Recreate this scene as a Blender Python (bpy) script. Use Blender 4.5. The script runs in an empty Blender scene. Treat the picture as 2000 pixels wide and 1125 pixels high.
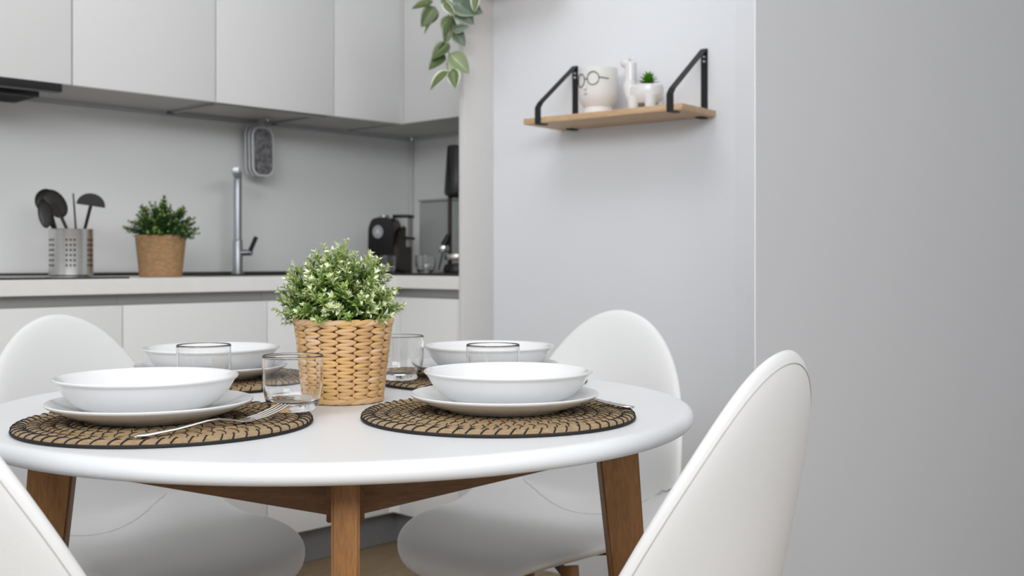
import bpy, bmesh, math, random
from mathutils import Vector, Matrix, noise as mnoise
PI = math.pi
random.seed(7)
SC = bpy.context.scene
COL = SC.collection

# ------------------------------------------------------------------ camera, light, exposure
F_PX, HORIZON, EYE = 2150.0, 511.0, 0.946
cam_d = bpy.data.cameras.new('camera')
cam_d.sensor_width = 36.0
cam_d.lens = F_PX / 2000.0 * 36.0
cam_d.shift_y = (HORIZON - 562.5) / 2000.0
cam_d.clip_start = 0.02
cam_d.dof.use_dof = True
cam_d.dof.focus_distance = 1.40
cam_d.dof.aperture_fstop = 7.0
cam = bpy.data.objects.new('camera', cam_d)
cam.location = (0, 0, EYE)
cam.rotation_euler = (PI / 2, 0, 0)
COL.objects.link(cam)
SC.camera = cam

world = bpy.data.worlds.new('daylight')
SC.world = world
world.use_nodes = True
bg = world.node_tree.nodes['Background']
bg.inputs[0].default_value = (0.93, 0.96, 1.0, 1)
bg.inputs[1].default_value = 0.55

def area(name, loc, target, sx, sy, power, col=(1, 1, 1)):
    d = bpy.data.lights.new(name, 'AREA')
    d.shape = 'RECTANGLE'; d.size = sx; d.size_y = sy; d.energy = power; d.color = col
    o = bpy.data.objects.new(name, d)
    o.location = loc
    o.rotation_euler = (Vector(target) - Vector(loc)).to_track_quat('-Z', 'Y').to_euler()
    COL.objects.link(o)
    return o
area('ceiling_panel_light', (-0.4, -0.7, 2.46), (-0.1, 1.6, 0.8), 2.4, 1.4, 88, (0.985, 0.99, 1.0))
area('window_light', (-3.4, -0.8, 2.0), (0.2, 2.6, 1.4), 2.2, 0.9, 13, (0.95, 0.975, 1.0))
area('kitchen_fill_light', (-0.25, 2.2, 2.48), (-0.25, 2.35, 0.0), 1.0, 0.8, 9, (0.99, 0.99, 1.0))  # added fill to brighten the cabinets, stands for no known lamp
area('right_fill_light', (2.0, -1.2, 2.2), (0.4, 2.6, 1.2), 2.0, 0.6, 30, (0.97, 0.985, 1.0))  # made-up fill from the right for cabinets and partition, no known door

vs = SC.view_settings
vs.view_transform = 'Standard'
vs.look = 'None'
vs.exposure = 0.0
vs.gamma = 1.0
vs.use_curve_mapping = False

# ------------------------------------------------------------------ materials
def mat(name, col, rough=0.5, metal=0.0, var=0.0, vscale=8.0, stretch=(1, 1, 1), bump=0.0, bscale=60.0,
        trans=0.0, ior=1.45, coat=0.0, spec=0.5, alpha=1.0, col2=None, uv=False, sheen=0.0, sub=0.0):
    m = bpy.data.materials.new(name)
    m.use_nodes = True
    nt = m.node_tree
    b = nt.nodes['Principled BSDF']
    b.inputs['Base Color'].default_value = (*col, 1)
    b.inputs['Roughness'].default_value = rough
    b.inputs['Metallic'].default_value = metal
    b.inputs['Transmission Weight'].default_value = trans
    b.inputs['IOR'].default_value = ior
    b.inputs['Coat Weight'].default_value = coat
    b.inputs['Specular IOR Level'].default_value = spec
    b.inputs['Alpha'].default_value = alpha
    b.inputs['Sheen Weight'].default_value = sheen
    if var > 0 or bump > 0 or col2:
        tc = nt.nodes.new('ShaderNodeTexCoord')
        mp = nt.nodes.new('ShaderNodeMapping')
        mp.inputs['Scale'].default_value = stretch
        nt.links.new(tc.outputs['UV' if uv else 'Object'], mp.inputs[0])
    if var > 0 or col2:
        n = nt.nodes.new('ShaderNodeTexNoise')
        n.inputs['Scale'].default_value = vscale
        n.inputs['Detail'].default_value = 5
        n.inputs['Roughness'].default_value = 0.6
        nt.links.new(mp.outputs[0], n.inputs['Vector'])
        r = nt.nodes.new('ShaderNodeValToRGB')
        r.color_ramp.elements[0].position = 0.32
        r.color_ramp.elements[1].position = 0.68
        c1 = tuple(max(0, c * (1 - var)) for c in col)
        c2 = col2 if col2 else tuple(min(1, c * (1 + var)) for c in col)
        r.color_ramp.elements[0].color = (*c1, 1)
        r.color_ramp.elements[1].color = (*c2, 1)
        nt.links.new(n.outputs['Fac'], r.inputs[0])
        nt.links.new(r.outputs[0], b.inputs['Base Color'])
    if bump > 0:
        n2 = nt.nodes.new('ShaderNodeTexNoise')
        n2.inputs['Scale'].default_value = bscale
        n2.inputs['Detail'].default_value = 4
        nt.links.new(mp.outputs[0], n2.inputs['Vector'])
        bp = nt.nodes.new('ShaderNodeBump')
        bp.inputs['Strength'].default_value = bump
        bp.inputs['Distance'].default_value = 0.002
        nt.links.new(n2.outputs['Fac'], bp.inputs['Height'])
        nt.links.new(bp.outputs[0], b.inputs['Normal'])
    return m

M = {}
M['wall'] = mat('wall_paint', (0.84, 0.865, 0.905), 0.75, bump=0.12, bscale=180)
M['wall_shaded'] = mat('wall_paint_shaded', (0.655, 0.67, 0.70), 0.75, bump=0.12, bscale=180)  # wall paint darkened: the partition's shade is put into the colour
M['ceiling'] = mat('ceiling_paint', (0.86, 0.86, 0.85), 0.8)
M['cab'] = mat('cabinet_white', (0.775, 0.785, 0.785), 0.5, spec=0.35)
M['cab_in'] = mat('cabinet_carcass', (0.50, 0.495, 0.48), 0.5)
M['panel'] = mat('end_panel_grey_white', (0.74, 0.735, 0.725), 0.45)
M['splash'] = mat('backsplash_panel', (0.85, 0.86, 0.855), 0.45)
M['worktop'] = mat('worktop_laminate', (0.83, 0.825, 0.81), 0.4, var=0.02, vscale=30)
M['alu'] = mat('handle_channel', (0.40, 0.40, 0.39), 0.45, metal=0.3)
M['plinth'] = mat('plinth_grey', (0.24, 0.24, 0.25), 0.4)
M['seal'] = mat('dark_seal', (0.035, 0.032, 0.028), 0.5)
M['black'] = mat('black_plastic', (0.012, 0.012, 0.013), 0.35)
M['blackmetal'] = mat('black_powder_coat', (0.010, 0.010, 0.011), 0.5)
M['darkutensil'] = mat('charcoal_nylon', (0.022, 0.020, 0.018), 0.4)
M['hobglass'] = mat('hob_glass', (0.02, 0.02, 0.02), 0.15)
M['steel'] = mat('brushed_steel', (0.62, 0.61, 0.59), 0.28, metal=1.0, var=0.06, vscale=40, stretch=(1, 1, 12))
M['cutlery'] = mat('cutlery_steel', (0.60, 0.58, 0.55), 0.22, metal=1.0)
M['chrome'] = mat('chrome', (0.75, 0.76, 0.78), 0.12, metal=1.0)
M['faucet'] = mat('satin_chrome', (0.42, 0.44, 0.47), 0.38, metal=0.85)
M['glass'] = mat('clear_glass', (1, 1, 1), 0.0, trans=1.0, ior=1.48)
M['frost'] = mat('frosted_grey_plastic', (0.44, 0.45, 0.45), 0.45)
M['porcelain'] = mat('white_porcelain', (0.80, 0.81, 0.82), 0.14, coat=0.3)
M['matteceramic'] = mat('matte_white_ceramic', (0.80, 0.79, 0.77), 0.5)
M['glosswhite'] = mat('gloss_white_ceramic', (0.82, 0.82, 0.83), 0.2, coat=0.3)
M['table'] = mat('white_lacquer', (0.80, 0.825, 0.855), 0.34, bump=0.10, bscale=14, stretch=(1, 14, 1))
M['leather'] = mat('white_faux_leather', (0.755, 0.765, 0.77), 0.46, bump=0.10, bscale=420)
M['thread'] = mat('seam_thread', (0.50, 0.49, 0.47), 0.7)
M['soil'] = mat('soil', (0.10, 0.055, 0.03), 0.9, var=0.5, vscale=120)
M['black_thread'] = mat('black_stitch', (0.012, 0.011, 0.012), 0.7)
M['liner'] = mat('basket_core', (0.17, 0.085, 0.032), 0.9)
M['ink'] = mat('black_glaze_line', (0.03, 0.03, 0.03), 0.4)
M['ink_grey'] = mat('grey_glaze_line', (0.30, 0.29, 0.28), 0.5)
M['quilt'] = mat('grey_quilted_cloth', (0.07, 0.07, 0.075), 0.9, col2=(0.30, 0.30, 0.31), vscale=70, stretch=(1, 1, 1))
M['quilt_edge'] = mat('pale_binding', (0.66, 0.67, 0.70), 0.8)
M['basin'] = mat('black_composite', (0.02, 0.018, 0.015), 0.5)
M['coffee'] = mat('black_gloss', (0.010, 0.009, 0.009), 0.2)
M['coffee_side'] = mat('dark_brown_plastic', (0.035, 0.027, 0.02), 0.35)
M['emblem'] = mat('silver_emblem', (0.35, 0.36, 0.38), 0.4, metal=0.4)
M['white_mark'] = mat('white_print', (0.8, 0.8, 0.82), 0.5)

def wood(name, c1, c2, scale=3.0, stretch=(1, 1, 14), rough=0.45):
    m = mat(name, c1, rough, col2=c2, vscale=scale, stretch=stretch)
    nt = m.node_tree
    b = nt.nodes['Principled BSDF']
    ramp = [n for n in nt.nodes if n.type == 'VALTORGB'][0]
    ramp.color_ramp.elements[0].color = (*c1, 1)
    mp = [n for n in nt.nodes if n.type == 'MAPPING'][0]
    n2 = nt.nodes.new('ShaderNodeTexNoise')
    n2.inputs['Scale'].default_value = scale * 9
    n2.inputs['Detail'].default_value = 3
    nt.links.new(mp.outputs[0], n2.inputs['Vector'])
    mx = nt.nodes.new('ShaderNodeMix')
    mx.data_type = 'RGBA'; mx.blend_type = 'MULTIPLY'
    mx.inputs[0].default_value = 0.45
    r2 = nt.nodes.new('ShaderNodeValToRGB')
    r2.color_ramp.elements[0].position = 0.35; r2.color_ramp.elements[0].color = (0.55, 0.5, 0.45, 1)
    r2.color_ramp.elements[1].position = 0.6; r2.color_ramp.elements[1].color = (1, 1, 1, 1)
    nt.links.new(n2.outputs['Fac'], r2.inputs[0])
    nt.links.new(ramp.outputs[0], mx.inputs[6])
    nt.links.new(r2.outputs[0], mx.inputs[7])
    nt.links.new(mx.outputs[2], b.inputs['Base Color'])
    return m
M['oak_z'] = wood('oak_legs', (0.22, 0.100, 0.030), (0.32, 0.155, 0.055), 9, (6, 6, 0.6))
M['oak_x'] = wood('oak_beams', (0.19, 0.090, 0.032), (0.28, 0.140, 0.055), 9, (0.6, 6, 6))
M['shelf'] = wood('shelf_oak', (0.58, 0.375, 0.205), (0.70, 0.50, 0.31), 9, (0.6, 6, 6))
M['floor'] = wood('oak_laminate', (0.25, 0.175, 0.10), (0.33, 0.24, 0.145), 5, (0.6, 6, 6), 0.4)
M['straw'] = [mat('straw_%d' % i, c, 0.8, uv=True, vscale=6, stretch=(1.5, 12, 1), col2=c2, bump=0.8, bscale=8)
              for i, (c, c2) in enumerate([((0.24, 0.15, 0.070), (0.60, 0.445, 0.25)), ((0.26, 0.16, 0.078), (0.64, 0.485, 0.30)),
                                           ((0.22, 0.135, 0.062), (0.56, 0.40, 0.21))])]
M['rattan'] = [mat('rattan_%d' % i, c, 0.6, var=0.16, vscale=45, stretch=(0.35, 1, 4), bump=0.25, bscale=160)
               for i, c in enumerate([(0.64, 0.40, 0.185), (0.68, 0.44, 0.23), (0.66, 0.415, 0.17), (0.58, 0.35, 0.16), (0.72, 0.50, 0.31)])]
M['rattan_bg'] = mat('rattan_far', (0.36, 0.215, 0.105), 0.8, var=0.22, vscale=70, stretch=(1, 1, 2), bump=0.6, bscale=120)
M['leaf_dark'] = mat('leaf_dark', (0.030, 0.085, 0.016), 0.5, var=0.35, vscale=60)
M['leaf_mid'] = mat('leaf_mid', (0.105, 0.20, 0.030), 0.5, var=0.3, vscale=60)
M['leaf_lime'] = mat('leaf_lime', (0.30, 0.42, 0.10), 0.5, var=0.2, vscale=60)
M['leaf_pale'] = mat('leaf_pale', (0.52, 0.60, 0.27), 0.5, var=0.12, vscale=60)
M['leaf_white'] = mat('bud_white', (0.76, 0.81, 0.60), 0.5)
M['succ'] = mat('succulent_green', (0.10, 0.30, 0.02), 0.45, var=0.3, vscale=80)
M['vine_stem'] = mat('vine_stem', (0.42, 0.40, 0.20), 0.6)

def variegated(name, base, edge, side):
    m = bpy.data.materials.new(name); m.use_nodes = True
    nt = m.node_tree; b = nt.nodes['Principled BSDF']; b.inputs['Roughness'].default_value = 0.42
    uvn = nt.nodes.new('ShaderNodeTexCoord'); sep = nt.nodes.new('ShaderNodeSeparateXYZ')
    nt.links.new(uvn.outputs['UV'], sep.inputs[0])
    nz = nt.nodes.new('ShaderNodeTexNoise'); nz.inputs['Scale'].default_value = 5
    nt.links.new(uvn.outputs['UV'], nz.inputs['Vector'])
    add = nt.nodes.new('ShaderNodeMath'); add.operation = 'MULTIPLY_ADD'
    add.inputs[1].default_value = 0.12
    nt.links.new(nz.outputs['Fac'], add.inputs[0]); nt.links.new(sep.outputs[0], add.inputs[2])
    r = nt.nodes.new('ShaderNodeValToRGB')
    e = r.color_ramp.elements
    e[0].position = 0.0; e[0].color = (*edge, 1)
    e[1].position = 1.0; e[1].color = (*(edge if side else base), 1)
    for p, c in ((0.14, edge), (0.20, base), (0.50, base), (0.56, tuple(min(1, x * 1.9) for x in base)), (0.62, base), (0.90, base)):
        k = e.new(p); k.color = (*c, 1)
    nt.links.new(add.outputs[0], r.inputs[0]); nt.links.new(r.outputs[0], b.inputs['Base Color'])
    return m
M['vine_a'] = variegated('vine_leaf_green', (0.085, 0.125, 0.045), (0.30, 0.34, 0.22), False)
M['vine_b'] = variegated('vine_leaf_bluish', (0.105, 0.155, 0.105), (0.26, 0.31, 0.20), False)
M['vine_c'] = variegated('vine_leaf_white_margin', (0.11, 0.16, 0.05), (0.82, 0.83, 0.76), True)
M['vine_d'] = variegated('vine_leaf_pale', (0.23, 0.30, 0.15), (0.34, 0.40, 0.24), False)

# ------------------------------------------------------------------ mesh helpers
class MB:
    def __init__(self):
        self.v = []; self.f = []; self.mi = []; self.uv = []; self.cur = 0; self.flat = set()
    def add(self, vs, fs, uvs=None):
        b = len(self.v)
        self.v.extend([tuple(p) for p in vs])
        for k, f in enumerate(fs):
            self.f.append(tuple(b + i for i in f)); self.mi.append(self.cur)
            self.uv.append(uvs[k] if uvs else [(0, 0)] * len(f))
        return self
    def box(self, x0, x1, y0, y1, z0, z1, bev=0.0, seg=2, mtx=None):
        bm = bmesh.new()
        bmesh.ops.create_cube(bm, size=1)
        for v in bm.verts:
            v.co = Vector(((x0 + x1) / 2 + v.co.x * (x1 - x0), (y0 + y1) / 2 + v.co.y * (y1 - y0), (z0 + z1) / 2 + v.co.z * (z1 - z0)))
        bm.normal_update(); keep = [f.normal.copy() for f in bm.faces]
        if bev > 0:
            bmesh.ops.bevel(bm, geom=bm.edges[:], offset=bev, segments=seg, affect='EDGES', profile=0.5)
        return self.bm(bm, mtx, keep)
    def bm(self, bm, mtx=None, keep=None):
        # faces that lie in one of the kept planes are shaded flat, the rounded edges between them smooth
        bm.verts.ensure_lookup_table(); bm.normal_update()
        vs = [(mtx @ v.co) if mtx else v.co.copy() for v in bm.verts]
        if keep:
            for k, f in enumerate(bm.faces):
                if any(f.normal.dot(n) > 0.9995 for n in keep): self.flat.add(len(self.f) + k)
        bm.verts.index_update()
        fs = [[v.index for v in f.verts] for f in bm.faces]
        bm.free()
        return self.add(vs, fs)
    def prism(self, poly, axis, a0, a1, bev=0.0, mtx=None):
        # poly: list of 2D points in the two other axes, extruded along axis
        bm = bmesh.new()
        def mk(p, a):
            return {'x': (a, p[0], p[1]), 'y': (p[0], a, p[1]), 'z': (p[0], p[1], a)}[axis]
        lo = [bm.verts.new(mk(p, a0)) for p in poly]
        hi = [bm.verts.new(mk(p, a1)) for p in poly]
        bm.faces.new(lo); bm.faces.new(hi)
        n = len(poly)
        for i in range(n):
            bm.faces.new((lo[i], lo[(i + 1) % n], hi[(i + 1) % n], hi[i]))
        bmesh.ops.recalc_face_normals(bm, faces=bm.faces[:])
        bm.normal_update(); keep = [f.normal.copy() for f in bm.faces]
        if bev > 0:
            bmesh.ops.bevel(bm, geom=bm.edges[:], offset=bev, segments=2, affect='EDGES')
        return self.bm(bm, mtx, keep if len(poly) < 12 else [Vector(keep[0]), Vector(keep[1])])
    def lathe(self, prof, n=48, c=(0, 0, 0), sx=1.0, sy=1.0, mtx=None):
        vs = []; fs = []; rows = []
        for (r, z) in prof:
            if r < 1e-6:
                rows.append([len(vs)]); vs.append((c[0], c[1], c[2] + z))
            else:
                rows.append(list(range(len(vs), len(vs) + n)))
                for k in range(n):
                    a = 2 * PI * k / n
                    vs.append((c[0] + r * sx * math.cos(a), c[1] + r * sy * math.sin(a), c[2] + z))
        for i in range(len(rows) - 1):
            A, B = rows[i], rows[i + 1]
            for k in range(n):
                k2 = (k + 1) % n
                if len(A) == 1 and len(B) == 1: continue
                if len(A) == 1: fs.append((A[0], B[k2], B[k]))
                elif len(B) == 1: fs.append((A[k], A[k2], B[0]))
                else: fs.append((A[k], A[k2], B[k2], B[k]))
        if mtx: vs = [mtx @ Vector(p) for p in vs]
        return self.add(vs, fs)
    def tube(self, pts, rad, n=8, closed=False, flat=1.0, cap=True, up=None):
        pts = [Vector(p) for p in pts]; m = len(pts)
        rads = rad if isinstance(rad, (list, tuple)) else [rad] * m
        vs = []; fs = []; uvs = []
        up = Vector(up) if up else Vector((0, 0, 1))
        L = 0
        ls = []
        for i, p in enumerate(pts):
            if i: L += (pts[i] - pts[i - 1]).length
            ls.append(L)
            if closed: t = pts[(i + 1) % m] - pts[i - 1]
            else: t = pts[min(i + 1, m - 1)] - pts[max(i - 1, 0)]
            t.normalize()
            ref = up if abs(t.dot(up)) < 0.95 else Vector((1, 0.1, 0)).normalized()
            sx = t.cross(ref).normalized(); sz = sx.cross(t).normalized()
            for k in range(n):
                a = 2 * PI * k / n
                vs.append(p + sx * math.cos(a) * rads[i] + sz * math.sin(a) * rads[i] * flat)
        rng = m if closed else m - 1
        for i in range(rng):
            j = (i + 1) % m
            u0 = ls[i]; u1 = ls[j] if j else L + (pts[0] - pts[-1]).length
            for k in range(n):
                k2 = (k + 1) % n
                fs.append((i * n + k, j * n + k, j * n + k2, i * n + k2))
                uvs.append([(u0 * 10, k / n), (u1 * 10, k / n), (u1 * 10, (k + 1) / n), (u0 * 10, (k + 1) / n)])
        if cap and not closed:
            fs.append(tuple(range(n))); uvs.append([(0, 0)] * n)
            fs.append(tuple((m - 1) * n + k for k in reversed(range(n)))); uvs.append([(0, 0)] * n)
        return self.add(vs, fs, uvs)
    def mesh(self, name, mats, smooth=35):
        me = bpy.data.meshes.new(name)
        me.from_pydata(self.v, [], self.f)
        for m in (mats if isinstance(mats, (list, tuple)) else [mats]): me.materials.append(m)
        uvl = me.uv_layers.new(name='UVMap')
        k = 0
        flat = []
        for u in self.uv:
            for p in u: flat.extend(p)
        uvl.data.foreach_set('uv', flat)
        me.polygons.foreach_set('material_index', self.mi)
        bm = bmesh.new(); bm.from_mesh(me)
        bmesh.ops.recalc_face_normals(bm, faces=bm.faces[:])
        bm.to_mesh(me); bm.free()
        if smooth:
            me.polygons.foreach_set('use_smooth', [k not in self.flat for k in range(len(me.polygons))])
            me.set_sharp_from_angle(angle=math.radians(smooth))
        me.update()
        return me
    def build(self, name, mats, parent=None, mtx=None, smooth=35):
        o = bpy.data.objects.new(name, self.mesh(name, mats, smooth))
        COL.objects.link(o)
        if parent: o.parent = parent
        if mtx is not None: o.matrix_basis = mtx
        return o

def link_mesh(name, me, parent=None, mtx=None):
    o = bpy.data.objects.new(name, me); COL.objects.link(o)
    if parent: o.parent = parent
    if mtx is not None: o.matrix_basis = mtx
    return o
def tag(o, label=None, cat=None, group=None, kind=None):
    if label: o['label'] = label
    if cat: o['category'] = cat
    if group: o['group'] = group
    if kind: o['kind'] = kind
    return o
def empty(name, mtx):
    o = bpy.data.objects.new(name, None); o.empty_display_size = 0.05
    COL.objects.link(o); o.matrix_basis = mtx
    return o
def copy_tree(o, parent=None):
    c = o.copy(); COL.objects.link(c); c.parent = parent
    for ch in list(o.children): copy_tree(ch, c)
    return c
def T(x, y, z): return Matrix.Translation((x, y, z))
def RZ(a): return Matrix.Rotation(a, 4, 'Z')
def RX(a): return Matrix.Rotation(a, 4, 'X')
def RY(a): return Matrix.Rotation(a, 4, 'Y')
def P(px, py, Y):
    return Vector(((px - 1000) / F_PX * Y, Y, EYE - (py - HORIZON) / F_PX * Y))
def cr(pts, n=8, closed=False):
    pts = [Vector(p) for p in pts]; out = []; m = len(pts)
    rng = m if closed else m - 1
    for i in range(rng):
        if closed: p0, p1, p2, p3 = pts[i - 1], pts[i], pts[(i + 1) % m], pts[(i + 2) % m]
        else: p0, p1, p2, p3 = pts[max(i - 1, 0)], pts[i], pts[i + 1], pts[min(i + 2, m - 1)]
        for k in range(n):
            t = k / n
            out.append(0.5 * ((2 * p1) + (p2 - p0) * t + (2 * p0 - 5 * p1 + 4 * p2 - p3) * t * t + (3 * p1 - p0 - 3 * p2 + p3) * t ** 3))
    if not closed: out.append(pts[-1])
    return out

# frames: K = kitchen corner (x along the cabinet run to the right, y towards the back wall), S = shelf wall
K = T(-0.400, 3.99, 0) @ RZ(math.atan2(0.722, 0.692))
S = T(-0.0604, 3.4955, 0) @ RZ(math.atan2(-0.618, 0.786))
CORNER = Vector((0.2209 * 2.2, 2.2, 0))
R = T(*CORNER) @ RZ(math.atan2(0.722, 0.692))

# ------------------------------------------------------------------ the room
def struct(o): o['kind'] = 'structure'; return o
fl = struct(MB().box(-4, 4, -2.6, 6.0, -0.06, -0.008).build('floor', M['floor']))
pl = MB().box(0.001, 1.199, 0.0006, 0.1594, -0.008, 0.0, 0.0008, 1).mesh('plank', M['floor'], 0)
for r in range(-11, 6):
    for c in range(-3, 3):
        off = (r * 0.37) % 1.2
        o = link_mesh('plank', pl, fl, K @ T(-1.2 + c * 1.2 + off, -0.18 + r * 0.16, 0))
struct(MB().box(-4, 4, -2.6, 6.0, 2.55, 2.62).build('ceiling', M['ceiling']))
struct(MB().box(-3.2, 0.36, 0.36, 0.46, 0, 2.55).build('wall_back', M['wall'], mtx=K))
struct(MB().box(0.362, 0.46, -0.56, 0.36, 0, 2.55).build('wall_niche', M['wall'], mtx=K))
struct(MB().box(0.001, 1.05, 0, 0.10, 0, 2.55, 0.002).build('wall_shelf', M['wall'], mtx=S))
struct(MB().box(0.8458, 0.97, -0.006, 0.02, 0, 2.55, 0.0015).build('trim_corner', M['wall'], mtx=S))
# partition with a splayed end, nearer to the camera than the shelf wall
struct(MB().prism([(0.0, 0.0), (3.2, 0.0), (3.2, 0.12), (0.215, 0.12)], 'z', 0, 2.55, 0.001).build('wall_right', M['wall_shaded'], mtx=R))
struct(MB().tube([(0.0005, 0.0005, 0.0), (0.0005, 0.0005, 2.55)], 0.0012, 10).build('trim_edge', M['wall'], mtx=R))

# ------------------------------------------------------------------ kitchen cabinets
Z0U, Z1U = 1.449, 2.25
def upper(x0, x1, label):
    e = empty('upper_cabinet', K @ T((x0 + x1) / 2, 0.35, Z0U))
    h = (x1 - x0) / 2
    b = MB().box(-h + 0.0005, h - 0.0005, -0.328, 0.0, 0.0, 0.018).box(-h + 0.0005, -h + 0.018, -0.328, 0, 0.018, 0.80).box(h - 0.018, h - 0.0005, -0.328, 0, 0.018, 0.80).box(-h + 0.018, h - 0.018, -0.012, 0, 0.018, 0.80)
    b.build('body', M['cab_in'], e)
    MB().box(-h + 0.002, h - 0.002, -0.350, -0.330, -0.004, 0.80, 0.0012).build('door', M['cab'], e)
    tag(e, label, 'cabinet', 'wall cabinets')
    return e
upper(-1.818, -1.218, 'white wall cabinet above the black extractor hood')
upper(-1.218, -0.760, 'white wall cabinet right beside the hood cabinet')
uc = upper(-0.760, -0.302, 'white wall cabinet above the tap and hanging pot holders')
upper(-0.302, -0.004, 'narrow white wall cabinet next to the inner corner')
# drain frame under the third cabinet
MB().box(-0.215, 0.215, -0.325, -0.30, -0.010, 0.0).box(-0.215, -0.19, -0.30, -0.02, -0.008, 0.0).box(0.19, 0.215, -0.30, -0.02, -0.008, 0.0).box(-0.215, 0.215, -0.045, -0.02, -0.008, 0.0).build('drain_frame', M['alu'], uc)
# right leg upper cabinet
e = empty('upper_cabinet', K @ T(0.35, -0.29, Z0U))
MB().box(-0.328, 0.0, -0.274, 0.63, 0.0, 0.018).box(-0.328, 0, -0.274, -0.256, 0.018, 0.8).box(-0.012, 0, -0.256, 0.6, 0.018, 0.8).build('body', M['cab_in'], e)
MB().box(-0.350, -0.330, -0.274, 0.279, -0.004, 0.80, 0.0012).build('door', M['cab'], e)
MB().box(-0.3545, -0.331, 0.2825, 0.309, -0.004, 0.80).build('corner_filler', M['panel'], e)
tag(e, 'white corner wall cabinet beside the tall end panel', 'cabinet', 'wall cabinets')
# hood
e = empty('extractor_hood', K @ T(-1.53, 0.0, 1.445))
MB().box(-0.29, 0.283, -0.002, 0.035, -0.024, 0.0, 0.002).build('front_bar', M['black'], e)
MB().box(-0.29, 0.275, 0.036, 0.30, -0.010, 0.0, 0.002).build('body', M['steel'], e)
g = MB().box(-0.27, 0.262, 0.10, 0.27, -0.030, -0.010, 0.002).build('grease_filter', M['black'], e)
for k in range(6): MB().box(-0.26, 0.252, 0.115 + k * 0.025, 0.121 + k * 0.025, -0.032, -0.0295).build('filter_slat', M['black'], g)
tag(e, 'black extractor hood built under the leftmost wall cabinet', 'hood')
# backsplash
tag(MB().box(-3.0, 0.350, 0.350, 0.359, 0.90, 1.437).build('backsplash_panel', M['splash'], mtx=K), 'smooth light grey splashback panel behind the hob and tap', 'splashback')
tag(MB().box(0.352, 0.361, -0.555, 0.348, 0.90, 1.437).build('backsplash_panel', M['splash'], mtx=K), 'short light grey splashback panel behind the coffee machine', 'splashback')
tag(MB().box(0.336, 0.3495, 0.336, 0.3495, 0.912, 1.437, 0.003).build('corner_trim', M['panel'], mtx=K), 'thin upright pale strip in the corner between splashback panels', 'trim')
# worktop (L) with a dark seal at the back
w = MB().prism([(-3.0, -0.25), (-0.25, -0.25), (-0.25, -0.565), (0.35, -0.565), (0.35, 0.349), (-3.0, 0.349)], 'z', 0.859, 0.900, 0.0015)
wt = w.build('worktop', M['worktop'], mtx=K)
tag(wt, 'white L-shaped kitchen worktop with a thick square front edge', 'worktop')
tag(MB().box(-3.0, 0.33, 0.338, 0.348, 0.9002, 0.911, 0.001).build('seal_strip', M['seal'], mtx=K), 'thin dark seal strip where worktop meets the splashback', 'seal')
# base cabinets
def base(x0, x1, label):
    e = empty('base_cabinet', K @ T((x0 + x1) / 2, 0.0, 0.0))
    h = (x1 - x0) / 2
    MB().box(-h + 0.0005, h - 0.0005, -0.205, 0.34, 0.112, 0.858).build('body', M['cab_in'], e)
    MB().box(-h + 0.0005, h - 0.0005, -0.2085, -0.2055, 0.80, 0.858).build('handle_channel', M['alu'], e)
    MB().box(-h + 0.0015, h - 0.0015, -0.240, -0.220, 0.115, 0.828, 0.0012).box(-h + 0.02, h - 0.02, -0.220, -0.2055, 0.13, 0.79).build('door', M['cab'], e)
    tag(e, label, 'cabinet', 'base cabinets')
base(-2.102, -1.645, 'white handleless base cabinet furthest to the left behind the chair')
base(-1.645, -1.188, 'white handleless base cabinet behind the far left chair')
base(-1.188, -0.731, 'white handleless base cabinet below the woven pot on the worktop')
base(-0.731, -0.262, 'white handleless base cabinet in the corner behind the basket plant')
e = empty('base_cabinet', K @ T(0.0, -0.405, 0.0))
MB().box(-0.205, 0.34, -0.160, 0.155, 0.112, 0.858).build('body', M['cab_in'], e)
MB().box(-0.2085, -0.2055, -0.160, 0.1985, 0.80, 0.858).box(-0.2615, -0.2085, 0.1955, 0.1985, 0.80, 0.858).build('handle_channel', M['alu'], e)
MB().box(-0.240, -0.220, -0.158, 0.130, 0.115, 0.828, 0.0012).box(-0.220, -0.2055, -0.13, 0.10, 0.13, 0.79).build('door', M['cab'], e)
MB().box(-0.238, -0.2055, 0.134, 0.1995, 0.115, 0.828).box(-0.2605, -0.238, 0.167, 0.1995, 0.115, 0.828).build('corner_filler', M['cab'], e)
tag(e, 'white handleless base cabinet beside the tall end panel', 'cabinet', 'base cabinets')
tag(MB().prism([(-3.0, -0.185), (-0.185, -0.185), (-0.185, -0.563), (-0.165, -0.563), (-0.165, -0.165), (-3.0, -0.165)], 'z', 0.001, 0.111).build('plinth', M['plinth'], mtx=K),
    'grey recessed kick board under the base cabinets', 'plinth')
tag(MB().box(-0.252, -0.112, -0.589, -0.567, 0.001, 2.45, 0.0015).build('tall_end_panel', M['panel'], mtx=K), 'tall pale grey end panel closing off the kitchen run', 'panel')

# ------------------------------------------------------------------ things on the worktop
WZ = 0.900
tag(MB().box(-1.90, -1.165, -0.235, 0.24, WZ, WZ + 0.005, 0.0015).build('induction_hob', M['hobglass'], mtx=K), 'black glass hob set on the worktop at left', 'hob')
e = empty('sink', K @ T(-0.43, 0.18, WZ))
MB().box(-0.37, 0.37, -0.16, -0.145, 0, 0.007, 0.002).box(-0.37, 0.37, 0.125, 0.14, 0, 0.007, 0.002).box(-0.37, -0.355, -0.145, 0.125, 0, 0.007).box(0.355, 0.37, -0.145, 0.125, 0, 0.007).build('rim', M['basin'], e)
MB().box(-0.355, 0.355, -0.145, 0.125, 0.0005, 0.002).build('bowl', M['basin'], e)
tag(e, 'low black composite sink around the foot of the tap', 'sink')
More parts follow.
